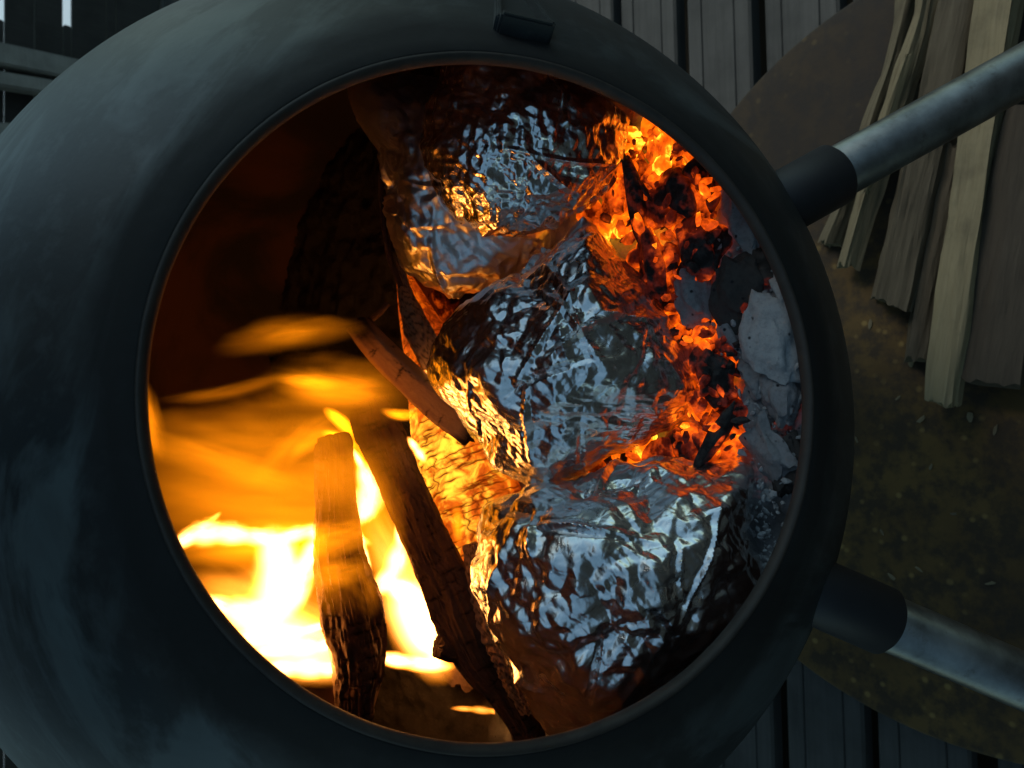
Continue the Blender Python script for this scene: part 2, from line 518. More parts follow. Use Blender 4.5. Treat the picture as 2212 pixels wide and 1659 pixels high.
# plank roof added out of frame to dim the sky light; the right-hand side and the gap above the wall are open
roof = empty('sky_blocker_roof', (-0.5, 0.5, 2.5), 'added dark plank roof out of frame over the deck, blocking sky light', kind='structure')
for i in range(3, 14):
    y0 = -0.52 + i * 0.26
    me = box_mesh('board', 5.0, 0.25, 0.03, 0.003)
    o = link('board', me, MAT['wall'], roof)
    o.matrix_world = Matrix.Translation((-1.2, y0, 2.5 + 0.004 * math.sin(i * 3)))
# unseen board wall added behind the photographer to block low sky: daylight comes in between it and the roof
front = empty('sky_blocker_wall', (0, -1.7, 0), 'added dark board wall behind the camera, keeping low sky light off the globe', kind='structure')
for i in range(9):
    me = box_mesh('board', 6.0, 0.025, 0.256, 0.003)
    o = link('board', me, MAT['wall'], front)
    o.matrix_world = Matrix.Translation((0, -1.7, 0.13 + 0.26 * i))
pv = mesh_obj('paving', [(-8, WY + 0.6, -0.02), (10, WY + 0.6, -0.02), (10, 26, -0.02), (-8, 26, -0.02)], [(0, 1, 2, 3)], MAT['concrete'], smooth=False)
tag(pv, 'pale paving outside behind the timber wall', kind='structure')

# ================================================================== FIRE GLOBE
R = 0.40
C = np.array([-0.03809, 0.60657, 0.64573])
AX = norm([0.10354, -0.88753, 0.44894])
AL = math.radians(29.15)
E1 = norm(np.cross(AX, [0, 0, 1])); E2 = np.cross(AX, E1)
globe = empty('fire_globe', (C[0], C[1], 0.012), 'black steel ball-shaped fire pit with a round mouth, fire burning inside', 'fire pit')

def revolve(prof, n, c=C):
    """prof: (radius fraction along AX angle, radius) pairs -> revolve about the mouth axis"""
    vs = []
    for ang, r in prof:
        for k in range(n):
            a = 2 * math.pi * k / n
            vs.append(c + r * (math.cos(ang) * AX + math.sin(ang) * (math.cos(a) * E1 + math.sin(a) * E2)))
    return vs
NU = 192
outer = [(AL + (math.pi - 0.002 - AL) * k / 96, R) for k in range(97)]
edge = [(AL - 0.004, R - 0.0012), (AL - 0.005, R - 0.004), (AL - 0.004, R - 0.0068)]
prof_o = outer[::-1] + edge
vs = revolve(prof_o, NU)
shell = mesh_obj('shell', vs, grid_faces(len(prof_o), NU, False, True), MAT['globe'], globe)
ang_s = np.repeat([p[0] for p in prof_o], NU)
set_attr(shell, 'sooty', np.clip(1.05 - (ang_s - AL) / 0.15, 0, 1))
inner = [(AL - 0.004, R - 0.0068)] + [(AL + (math.pi - 0.002 - AL) * k / 96, R - 0.008) for k in range(97)]
vs = revolve(inner, NU)
mesh_obj('inner_wall', vs, grid_faces(len(inner), NU, False, True), MAT['soot'], globe)

rim_prof = [(AL - 0.005 + 0.0055 * math.cos(t), R - 0.0040 + 0.0040 * math.sin(t)) for t in np.linspace(0, 2 * math.pi, 13)[:-1]]
vs = np.array(revolve(rim_prof, 240))
wob = vnoise(vs, 30, 77, 3)
vs = vs + AX[None] * (wob * 0.0007)[:, None]
mesh_obj('mouth_rim', vs, grid_faces(12, 240, True, True), MAT['rim'], globe)

def cyl(name, A, B, r, mat, parent, n=40, bev=0.002, cap=True, thick=None):
    A, B = np.asarray(A, float), np.asarray(B, float)
    t = norm(B - A)
    s = norm(np.cross(t, [0.3, 0.5, 0.81])); b = np.cross(t, s)
    L = np.linalg.norm(B - A)
    prof = [(0, r - bev), (bev, r), (L - bev, r), (L, r - bev)]
    if thick: prof += [(L, r - thick), (L - 0.03, r - thick)]
    vs, fs = [], []
    for z, rr in prof:
        for k in range(n):
            a = 2 * math.pi * k / n
            vs.append(A + t * z + rr * (math.cos(a) * s + math.sin(a) * b))
    fs = grid_faces(len(prof), n, False, True)
    if cap:
        fs.append(tuple(range(n))[::-1])
        fs.append(tuple(range((len(prof) - 1) * n, len(prof) * n)))
    o = mesh_obj(name, vs, fs, mat, parent)
    o.data.set_sharp_from_angle(angle=math.radians(50))
    return o

def leg(pa, pb, pc):
    """pa: where it meets the globe, pb: end of the sleeve, pc: a point further down the tube"""
    d = norm(pc - pb)
    foot = pb + d * ((pb[2] - 0.0) / -d[2])
    tube = cyl('leg', pb - d * 0.03, foot, 0.0210, MAT['tube'], globe)
    cyl('sleeve', pa, pb, 0.0252, MAT['rubber'], tube, bev=0.004)
    return tube
# upper leg in the picture (right-hand front), lower one (left-hand front), and the one behind
pb1 = P(1811, 373, 0.60); pc1 = P(2212, 152, 0.615)
d1 = norm(pc1 - pb1); leg(pb1 - d1 * 0.085, pb1, pc1)
pb2 = P(1919, 1345, 0.56); pc2 = P(2212, 1472, 0.562)
d2 = norm(pc2 - pb2); leg(pb2 - d2 * 0.10, pb2, pc2)
pb3 = C + np.array([0.02, 0.26, -0.36]); pc3 = pb3 + np.array([0.02, 0.18, -0.25])
leg(pb3 - norm(pc3 - pb3) * 0.09, pb3, pc3)

# lug plates welded beside the mouth (top of the picture and bottom right)
def sph(px, py):
    d = norm(FW - (px - 1106) / F0 * UPW - (py - 829.5) / F0 * XW)
    b = np.dot(d, C - CAM); disc_ = b * b - (np.dot(C - CAM, C - CAM) - R * R)
    return CAM + d * (b - math.sqrt(max(disc_, 0)))
def lug(a, b, h, t, name='bracket'):
    A, B = sph(*a), sph(*b)
    nrm = norm((A + B) / 2 - C); t1 = norm(B - A); t2 = np.cross(nrm, t1)
    L = np.linalg.norm(B - A)
    me = box_mesh(name, L, t, h, min(t, h) * 0.25)
    o = link(name, me, MAT['globe'], globe)
    Rm = Matrix((tuple(t1), tuple(t2), tuple(nrm))).transposed().to_4x4()
    o.matrix_world = Matrix.Translation((A + B) / 2 + nrm * (h * 0.38)) @ Rm
    return o
lug((1072, 66), (1186, 92), 0.014, 0.006)
lug((1072, -40), (1072, 66), 0.010, 0.004, 'bracket_arm')
lug((1120, -20), (1186, 80), 0.010, 0.004, 'bracket_arm')

# ================================================================== FUEL BED
ZB = C[2] - 0.035
def poly_dist(pts, q):
    """distance in px from points q (n,2) to polyline pts"""
    best = np.full(len(q), 1e9)
    for a, b in zip(pts[:-1], pts[1:]):
        a, b = np.array(a, float), np.array(b, float)
        t = np.clip(((q - a) @ (b - a)) / ((b - a) @ (b - a)), 0, 1)
        best = np.minimum(best, np.linalg.norm(q - (a + t[:, None] * (b - a)), axis=1))
    return best
HOTLINE = [np.array([G(x, y, ZB)[:2] for x, y in L]) for L in (
    [(1440, 280), (1400, 420), (1430, 540), (1460, 690), (1530, 780), (1580, 890), (1470, 960), (1320, 990)],
    [(900, 700), (1000, 850), (1050, 1050), (1090, 1250)])]
n = 190
xs_ = np.linspace(-0.39, 0.39, n)
gx, gy = np.meshgrid(xs_, xs_, indexing='ij')
pp = np.c_[(gx + C[0]).ravel(), (gy + C[1]).ravel(), np.zeros(n * n)]
hd = np.minimum(poly_dist(HOTLINE[0], pp[:, :2]), poly_dist(HOTLINE[1], pp[:, :2]))
hz = 0.016 * vnoise(pp, 16, 3, 4) + 0.007 * vnoise(pp, 70, 5, 3)
rr = np.hypot(pp[:, 0] - C[0], pp[:, 1] - C[1])
pp[:, 2] = ZB - 0.012 + hz
front = np.clip((C[1] - 0.22 - pp[:, 1]) / 0.15, 0, 1)
pp[:, 2] += 0.012 * front
zc = math.sqrt(R * R - 0) 
keep = rr < np.sqrt(np.maximum((R - 0.007) ** 2 - (pp[:, 2] - C[2]) ** 2, 0))
idx = -np.ones(n * n, int); idx[keep] = np.arange(keep.sum())
fs = [tuple(idx[list(f)]) for f in grid_faces(n, n) if all(keep[list(f)])]
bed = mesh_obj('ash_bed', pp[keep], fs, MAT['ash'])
heat = np.clip(0.66 - hd / 0.06 * 0.42, -0.6, 0.66)
set_attr(bed, 'ember_heat', heat[keep])
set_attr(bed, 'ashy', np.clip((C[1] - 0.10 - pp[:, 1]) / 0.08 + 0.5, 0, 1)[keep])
tag(bed, 'grey wood ash with glowing patches filling the bottom of the globe', 'ash', kind='stuff')

# charcoal and ember pieces
def chunk(seed, sx, sy, sz, sub=3, rough=0.25, facet=7):
    """irregular lump cut by random planes"""
    r = np.random.default_rng(seed)
    bm = bmesh.new()
    bmesh.ops.create_icosphere(bm, subdivisions=sub, radius=1)
    vv = np.array([v.co[:] for v in bm.verts]); ff = [[v.index for v in f.verts] for f in bm.faces]
    bm.free()
    for _ in range(facet):
        nn = norm(r.normal(size=3)); d = r.uniform(0.55, 0.85)
        ex = np.maximum(vv @ nn - d, 0)
        vv = vv - ex[:, None] * nn
    vv = vv * (1 + rough * vnoise(vv, 2.2, seed % 97, 3))[:, None]
    return vv * np.array([sx, sy, sz]), ff

def rot_to(d, roll=0.0):
    d = Vector(tuple(d)).normalized()
    q = d.to_track_quat('X', 'Z').to_matrix()
    return np.array(q @ Matrix.Rotation(roll, 3, 'X'))

def place_chunk(name, px, py, zoff, dpx, L, W, H, mat, seed, heatv, sub=3, parent=None, rough=0.25):
    """lump lying at the bed point seen at (px,py); dpx = picture direction of its long axis"""
    base = G(px, py, ZB + zoff)
    d = G(px + dpx[0], py + dpx[1], ZB + zoff) - base
    vv, ff = chunk(seed, L, W, H, sub, rough)
    d = norm(d); d[2] = random.uniform(-0.25, 0.25)
    vv = vv @ rot_to(d, random.uniform(-0.5, 0.5)).T
    me = bpy.data.meshes.new(name)
    me.from_pydata([tuple(v) for v in vv], [], ff)
    me.polygons.foreach_set('use_smooth', [True] * len(me.polygons)); me.update()
    me.set_sharp_from_angle(angle=math.radians(38))
    o = link(name, me, mat, parent)
    o.location = tuple(base)
    h = heatv - vv[:, 2] / (H + 1e-6) * 0.16
    set_attr(o, 'ember_heat', h)
    return o

def inside(poly, x, y):
    c = False; j = len(poly) - 1
    for i in range(len(poly)):
        xi, yi = poly[i]; xj, yj = poly[j]
        if (yi > y) != (yj > y) and x < (xj - xi) * (y - yi) / (yj - yi) + xi: c = not c
        j = i
    return c
E_POLY = [[(1370, 280), (1440, 255), (1500, 310), (1548, 400), (1550, 500), (1505, 610), (1440, 650), (1390, 590), (1340, 520), (1255, 480), (1300, 400), (1330, 330)],
          [(1410, 640), (1480, 680), (1540, 690), (1590, 770), (1610, 900), (1570, 965), (1500, 890), (1440, 740)],
          [(1270, 1010), (1370, 945), (1480, 925), (1590, 915), (1580, 985), (1480, 1022)]]
cells = []
for pi, poly in enumerate(E_POLY):
    xs2 = [p[0] for p in poly]; ys2 = [p[1] for p in poly]
    tries = 0; got = []
    target = (34, 16, 11)[pi]
    while len(got) < target and tries < 4000:
        tries += 1
        x, y = random.uniform(min(xs2), max(xs2)), random.uniform(min(ys2), max(ys2))
        if not inside(poly, x, y): continue
        if any((x - a) ** 2 + (y - b) ** 2 < 30 ** 2 for a, b in got): continue
        got.append((x, y))
    cells += [(x, y, pi) for x, y in got]
for i, (x, y, pi) in enumerate(cells):
    L = random.uniform(0.012, 0.024); W = L * random.uniform(0.5, 0.8); H = L * random.uniform(0.45, 0.7)
    edge_cool = np.clip((x - 1480) / 120, 0, 1) * 0.25 if pi == 0 else np.clip((x - 1560) / 80, 0, 1) * 0.2
    hv = random.choice([0.50, 0.58, 0.64, 0.70, 0.78]) - edge_cool + (0.06 if x < 1440 else 0)
    o = place_chunk('ember', x, y, random.uniform(-0.004, 0.008), (random.uniform(-0.7, 0.7), 1), L, W, H, MAT['ember'], 100 + i, hv)
    lab = ('small glowing orange ember in the upper heap, between the top foil packet and the rim', 'small glowing orange ember in the narrow strip right of the middle foil packet',
           'small glowing orange ember in the gap between the middle and bottom foil packets')[pi]
    tag(o, lab, 'ember', ('embers of the upper heap', 'embers beside the middle packet', 'embers between the two lower packets')[pi])

# tiny shards that fill the hot bed between the embers
vs_all, fs_all, h_all = [], [], []
off = 0
for i in range(420):
    pi = random.choices([0, 1, 2], [6, 3, 1.4])[0]
    poly = E_POLY[pi]
    while True:
        x = random.uniform(min(p[0] for p in poly) - 12, max(p[0] for p in poly) + 18); y = random.uniform(min(p[1] for p in poly) - 10, max(p[1] for p in poly) + 10)
        if inside(poly, x, y) or random.random() < 0.05: break
    L = random.uniform(0.003, 0.009)
    vv, ff = chunk(4000 + i % 40, L, L * random.uniform(0.3, 0.8), L * random.uniform(0.3, 0.6), 1, 0.3, 5)
    d = norm([random.uniform(-1, 1), random.uniform(-1, 1), random.uniform(-0.6, 0.6)])
    vv = vv @ rot_to(d, random.uniform(0, 6)).T + G(x, y, ZB + random.uniform(-0.004, 0.022))
    vs_all.append(vv); fs_all += [tuple(a + off for a in f) for f in ff]; off += len(vv)
    h_all += [random.choice([0.34, 0.46, 0.52, 0.58, 0.66]) - (0.22 if x > 1560 else 0)] * len(vv)
sh = mesh_obj('ember_crumbs', np.vstack(vs_all), fs_all, MAT['ember'], smooth=False)
set_attr(sh, 'ember_heat', h_all)
tag(sh, 'crumbled glowing charcoal filling the gaps of the hot bed', 'embers', kind='stuff')

# larger dark charcoal pieces and ash crusts: px, py, lift, picture direction, size, material, heat, label
PIECES = [
    ('charcoal', 1372, 440, 0.018, (0.1, 1), (0.040, 0.0085, 0.008), 'char', 0.36, 'long dark charcoal stick upright in the upper ember heap'),
    ('charcoal', 1412, 570, 0.018, (0.25, 1), (0.034, 0.008, 0.008), 'char', 0.38, 'dark charcoal stick below the long one, beside the middle foil packet'),
    ('charcoal', 1470, 420, 0.014, (0.5, 1), (0.022, 0.012, 0.010), 'char', 0.40, 'blocky dull red charcoal lump at the rim side of the ember heap'),
    ('charcoal', 1500, 535, 0.012, (0.2, 1), (0.026, 0.012, 0.010), 'char', 0.46, 'dull orange charcoal slab lying next to the dark ash slab'),
    ('charcoal', 1545, 948, 0.020, (0.55, -1), (0.030, 0.0065, 0.0065), 'char', 0.18, 'short black charcoal stick slanting up between the middle and bottom foil packets'),
    ('charcoal', 1650, 570, 0.008, (0.4, 1), (0.018, 0.008, 0.006), 'char', 0.30, 'small dull red coal half buried in grey ash near the rim'),
    ('charcoal', 1545, 810, 0.012, (0.2, 1), (0.024, 0.014, 0.012), 'char', 0.50, 'glowing charcoal block right of the middle foil packet'),
    ('ash_slab', 1592, 620, 0.010, (0.0, 1), (0.030, 0.021, 0.010), 'dark_ash', 0, 'smooth dark grey charred slab in the ash near the upper leg'),
    ('ash_slab', 1505, 640, 0.008, (0.2, 1), (0.030, 0.014, 0.010), 'grey_ash', 0, 'mauve grey ash slab left of the smooth dark slab'),
    ('ash_crust', 1668, 735, 0.010, (0.05, 1), (0.033, 0.022, 0.011), 'pale_ash', 0, 'pale rounded ash crust, biggest and lightest, beside the rim'),
    ('ash_crust', 1690, 625, 0.008, (0.3, 1), (0.016, 0.010, 0.007), 'pale_ash', 0, 'small pale ash crust above the big rounded one'),
    ('ash_crust', 1695, 850, 0.006, (0.05, 1), (0.022, 0.015, 0.010), 'grey_ash', 0, 'blue grey ash lump just below the big pale crust'),
    ('ash_crust', 1600, 470, 0.008, (0.4, 1), (0.032, 0.014, 0.009), 'grey_ash', 0, 'long grey ash crust highest up along the rim'),
    ('ash_crust', 1625, 800, 0.006, (0.2, 1), (0.020, 0.010, 0.008), 'grey_ash', 0, 'grey ash flake left of the big pale crust'),
    ('ash_crust', 1655, 960, 0.010, (0.4, 1), (0.026, 0.018, 0.010), 'grey_ash', 0, 'broken grey ash mound above the bottom foil packet'),
    ('ash_crust', 1700, 1010, 0.004, (0.1, 1), (0.026, 0.014, 0.010), 'dark_ash', 0, 'dark ash lump next to the rim, lowest of the ash lumps'),
    ('ash_crust', 1580, 730, 0.004, (0.3, 1), (0.016, 0.009, 0.007), 'grey_ash', 0, 'ash-covered coal touching the glowing block'),
    ('ash_crust', 1640, 880, 0.002, (0.3, 1), (0.018, 0.014, 0.006), 'grey_ash', 0, 'flat grey ash patch between the pale crust and the broken mound'),
]
for i, (nm, x, y, zo, d, (L, W, H), mt, hv, lab) in enumerate(PIECES):
    o = place_chunk(nm, x, y, zo, d, L, W, H, MAT[mt], 900 + i, hv, sub=4, rough=0.22 if nm == 'charcoal' else 0.42)
    tag(o, lab, {'charcoal': 'charcoal', 'ash_slab': 'ash', 'ash_crust': 'ash'}[nm], {'charcoal': 'charcoal pieces in the fire bed'}.get(nm, 'ash lumps along the rim'))

vs_all, fs_all = [], []; off = 0
for i in range(900):
    x, y = random.gauss(1650, 48), random.uniform(380, 1240)
    L = random.choice([0.0008, 0.0012, 0.0018, 0.0026, 0.004])
    vv, ff = chunk(6000 + i % 30, L, L * random.uniform(0.5, 0.9), L * random.uniform(0.3, 0.6), 1, 0.3, 4)
    vv = vv @ rot_to(norm([random.uniform(-1, 1), random.uniform(-1, 1), 0.3]), random.uniform(0, 6)).T + G(x, y, ZB + random.uniform(-0.004, 0.012))
    if np.linalg.norm(vv[0] - C) > R - 0.012: continue
    vs_all.append(vv); fs_all += [tuple(a + off for a in f) for f in ff]; off += len(vv)
ac = mesh_obj('ash_crumbs', np.vstack(vs_all), fs_all, MAT['pale_ash'], smooth=False)
tag(ac, 'fine crumbs of grey ash strewn along the rim', 'ash', kind='stuff')

# embers under the bottom packet, near the lower rim
for i, (x, y, s) in enumerate([(1150, 1365, 9), (1160, 1525, 7), (1255, 1545, 7), (1285, 1550, 8), (1325, 1550, 8), (1385, 1535, 9), (1395, 1560, 7), (1345, 1575, 8), (1440, 1525, 10), (1480, 1500, 10)]):
    vv, ff = chunk(700 + i, s * 1.1 / F0 * 0.6, s * 0.8 / F0 * 0.6, s * 0.8 / F0 * 0.6, 3)
    o = mesh_obj('ember', vv, ff, MAT['ember'])
    o.location = tuple(P(x, y, 0.60)); set_attr(o, 'ember_heat', [0.58 if i % 3 else 0.48] * len(vv))
    tag(o, 'tiny orange ember under the lower edge of the bottom foil packet', 'ember', 'embers under the bottom foil packet')

# ================================================================== WOOD IN THE FIRE
def log(name, pts, mat, label, cat='log', nlen=120, nrad=72, bark=0.05, flat=None, cracks=0, depth_ratio=1.0, seed=1, heatf=None, ribs=0.0, parent=None, chip=0.3, char_ends=0.0):
    path, rad = px_path(pts, nlen)
    t, s, b = frames(path, -FW)
    L = np.r_[0, np.cumsum(np.linalg.norm(np.diff(path, axis=0), axis=1))]
    ang = np.linspace(0, 2 * np.pi, nrad, endpoint=False)
    r_ = np.random.default_rng(seed)
    A, Lg = np.meshgrid(ang, L)
    meanr = rad.mean()
    q = np.c_[(np.cos(A) * 1.0).ravel(), (np.sin(A) * 1.0).ravel(), (Lg / meanr * 0.16).ravel()]
    n1 = vnoise(q, 1.3, seed, 3).reshape(A.shape)
    qf = np.c_[(np.cos(A) * 3.0).ravel(), (np.sin(A) * 3.0).ravel(), (Lg / meanr * 0.22).ravel()]
    n2 = vnoise(qf, 2.0, seed + 9, 3).reshape(A.shape)
    qg = np.c_[(np.cos(A) * 9).ravel(), (np.sin(A) * 9).ravel(), (Lg / meanr * 0.9).ravel()]
    n3 = vnoise(qg, 2.0, seed + 19, 2).reshape(A.shape)
    disp = 1 + bark * 1.3 * n1 + bark * n2 + bark * 0.55 * n3
    if flat is not None:                      # flat split faces: (angle, distance) cuts
        for fa, fd in flat:
            cs = np.cos(A - fa)
            disp = np.where(cs > 0, np.minimum(disp, (fd + 0.04 * n2) / np.maximum(cs, 1e-3)), disp)
    crack = np.zeros_like(A)
    for _ in range(cracks):
        l0 = r_.uniform(0, L[-1]); a0 = r_.uniform(0, 2 * np.pi); wa = r_.uniform(0.15, 0.6); wl_ = r_.uniform(0.0006, 0.0015)
        da = (A - a0 + np.pi) % (2 * np.pi) - np.pi
        wob = 0.0008 * np.sin(da * 7 + l0 * 900) + 0.0007 * np.sin(da * 23 + l0 * 500)
        g = np.exp(-((Lg - l0 - wob * 0.6) / wl_) ** 2) * np.clip(1.2 - np.abs(da) / wa, 0, 1)
        crack = np.maximum(crack, np.clip(g, 0, 1))
    if cracks:
        for _ in range(cracks // 3):          # short ones along the grain
            l0 = r_.uniform(0, L[-1]); a0 = r_.uniform(0, 2 * np.pi)
            da = (A - a0 + np.pi) % (2 * np.pi) - np.pi + 0.05 * np.sin(Lg * 600 + a0)
            g = np.exp(-(da / 0.035) ** 2) * np.clip(1.2 - np.abs(Lg - l0) / r_.uniform(0.006, 0.02), 0, 1)
            crack = np.maximum(crack, np.clip(g, 0, 1))
        disp = disp - crack * 0.035
    if ribs:
        ph = Lg / 0.0095 * 2 * np.pi + 5.0 * n1 + 1.5 * np.sin(A)
        ph = ph + 7.0 * n2
        disp = disp + ribs * np.sin(ph) * np.clip(0.6 + 1.1 * n3, 0.05, 1.3)
        crack = np.maximum(crack, np.clip(-np.sin(ph) - 0.25, 0, 1))
    rr = rad[:, None] * disp
    vs = path[:, None, :] + (rr * np.cos(A))[:, :, None] * s[:, None, :] + (rr * np.sin(A) * depth_ratio)[:, :, None] * b[:, None, :]
    # ragged ends
    for e, sg in ((0, -1), (nlen - 1, 1)):
        j = vnoise(np.c_[np.cos(ang) * 2, np.sin(ang) * 2, ang * 0], 1.6, seed + e, 3)
        vs[e] += (t[e] * sg)[None, :] * (j * chip * rad[e])[:, None]
    V = vs.reshape(-1, 3)
    fs = grid_faces(nlen, nrad, False, True)
    nv = len(V)
    # end caps as shallow cones of rings
    caps = []
    for e, sg in ((0, -1), (nlen - 1, 1)):
        ring = vs[e]; ce = ring.mean(0)
        base = nv + sum(len(c) for c in caps)
        c1 = ce + (ring - ce) * 0.55 + t[e] * sg * rad[e] * 0.06
        caps.append(np.vstack([c1, ce + t[e] * sg * rad[e] * 0.05]))
        for k in range(nrad):
            k2 = (k + 1) % nrad
            a, bq = e * nrad + k, e * nrad + k2
            fs.append((a, bq, base + k2, base + k) if sg < 0 else (bq, a, base + k, base + k2))
            fs.append((base + k, base + k2, base + nrad) if sg < 0 else (base + k2, base + k, base + nrad))
    Vall = np.vstack([V] + caps)
    org = path.mean(0)
    o = mesh_obj(name, Vall - org, fs, mat, parent)
    o.location = tuple(org)
    cr = np.zeros(len(Vall)); cr[:nv] = crack.ravel()
    if char_ends:
        tt_ = np.repeat(np.linspace(0, 1, nlen), nrad)
        ce_ = np.clip(1.3 - np.minimum(tt_, 1.4 * (1 - tt_)) / char_ends + 0.9 * n1.ravel(), 0, 1)
        cr[:nv] = np.maximum(cr[:nv], ce_); cr[nv:] = 1
    set_attr(o, 'crack', cr)
    h = np.full(len(Vall), -1.0)
    if heatf is not None:
        tt = np.repeat(np.linspace(0, 1, nlen), nrad); aa = np.tile(ang, nlen)
        h[:nv] = heatf(tt, aa)
    set_attr(o, 'ember_heat', h)
    o.data.set_sharp_from_angle(angle=math.radians(60))
    return tag(o, label, cat) if parent is None else o

log('burning_log', [(866, 575, .775, 10), (893, 660, .765, 34), (935, 780, .75, 62), (990, 950, .735, 100), (1045, 1100, .72, 104), (1085, 1250, .71, 96), (1110, 1400, .70, 70)],
    MAT['crackle'], 'glowing yellow log with fine cross cracks, behind the foil packets', nlen=720, nrad=170, bark=0.02, cracks=620, seed=3,
    heatf=lambda t, a: 0.57 + 0.12 * np.sin(a * 1.0 + 0.6) + 0.22 * np.exp(-((t - 0.55) / 0.2) ** 2))
log('charred_log', [(800, 868, .69, 40), (815, 920, .688, 50), (850, 1000, .685, 46), (900, 1120, .68, 50), (960, 1255, .675, 54), (1000, 1350, .67, 56), (1035, 1420, .67, 52), (1085, 1490, .67, 40), (1130, 1560, .67, 36), (1150, 1620, .67, 34)],
    MAT['darklog'], 'dark brown charred branch slanting down in front of the glowing log', nlen=300, nrad=110, bark=0.15, seed=8, cracks=130)
log('branch_stub', [(1010, 1400, .668, 30), (975, 1402, .662, 27), (946, 1396, .655, 24)], MAT['darklog'], None, nlen=50, nrad=48, bark=0.1, seed=5,
    parent=bpy.data.objects['charred_log'])
bpy.data.objects['branch_stub'].matrix_parent_inverse = Matrix.Identity(4)
_b = bpy.data.objects['branch_stub']; _b.location = Vector(_b.location) - bpy.data.objects['charred_log'].location
log('ribbed_branch', [(1015, 1175, .665, 14), (1040, 1270, .66, 26), (1060, 1350, .655, 34), (1100, 1420, .65, 36), (1125, 1480, .65, 30), (1145, 1535, .65, 20)],
    MAT['splitstick'], 'lit branch with ribbed curling bark between the charred branch and bottom foil packet', 'branch', nlen=260, nrad=90, bark=0.22, seed=14, ribs=0.07)
log('split_stick', [(775, 700, .665, 30), (815, 748, .66, 33), (870, 803, .655, 34), (930, 857, .648, 37), (985, 905, .64, 36), (1020, 945, .635, 26)],
    MAT['splitstick'], 'split wooden stick with a square broken end, leaning on the middle foil packet', 'stick', nlen=160, nrad=72, bark=0.09, flat=[(1.2, 0.80), (2.9, 0.76), (-1.6, 0.7)], seed=21, cracks=22, char_ends=0.14, chip=0.6)
log('fire_log', [(720, 940, .66, 30), (724, 965, .66, 38), (727, 1060, .665, 40), (738, 1200, .67, 50), (762, 1330, .675, 64), (775, 1430, .68, 58), (772, 1500, .68, 48), (766, 1590, .68, 36)],
    MAT['darklog'], 'rough bark-covered log standing in the tallest flames', nlen=260, nrad=110, bark=0.19, seed=31, cracks=130)
log('bark_strip', [(862, 560, .70, 8), (872, 620, .69, 14), (892, 680, .685, 24), (915, 740, .68, 30), (935, 800, .68, 22)],
    MAT['splitstick'], 'curled orange-lit bark strip above the split stick', 'bark', nlen=120, nrad=60, bark=0.2, seed=41, ribs=0.03)
log('wood_block', [(880, 640, .80, 50), (960, 650, .80, 60), (1050, 655, .79, 62)], MAT['splitstick'], 'flat-faced wood block glowing red between the gold and middle packets', 'wood block',
    nlen=60, nrad=60, bark=0.02, flat=[(math.pi / 2, 0.5), (math.pi, 0.75), (0, 0.75)], seed=43, cracks=5)
log('thin_twig', [(826, 300, .70, 6), (824, 420, .70, 5), (838, 540, .69, 6), (866, 620, .685, 6)], MAT['darklog'], 'thin dark twig standing along the gold foil packet', 'twig', nlen=80, nrad=20, bark=0.3, seed=47)
log('dark_stick', [(790, 700, .70, 5), (815, 680, .70, 7), (838, 655, .70, 6)], MAT['darklog'], 'tiny broken twig at the square end of the split stick', 'twig', nlen=40, nrad=20, bark=0.3, seed=49)
log('back_log', [(905, 1010, .80, 60), (990, 1230, .79, 70), (1030, 1460, .78, 70)], MAT['darklog'], 'dark log deep in the globe behind the charred branch', nlen=90, nrad=60, bark=0.08, seed=53, cracks=40)

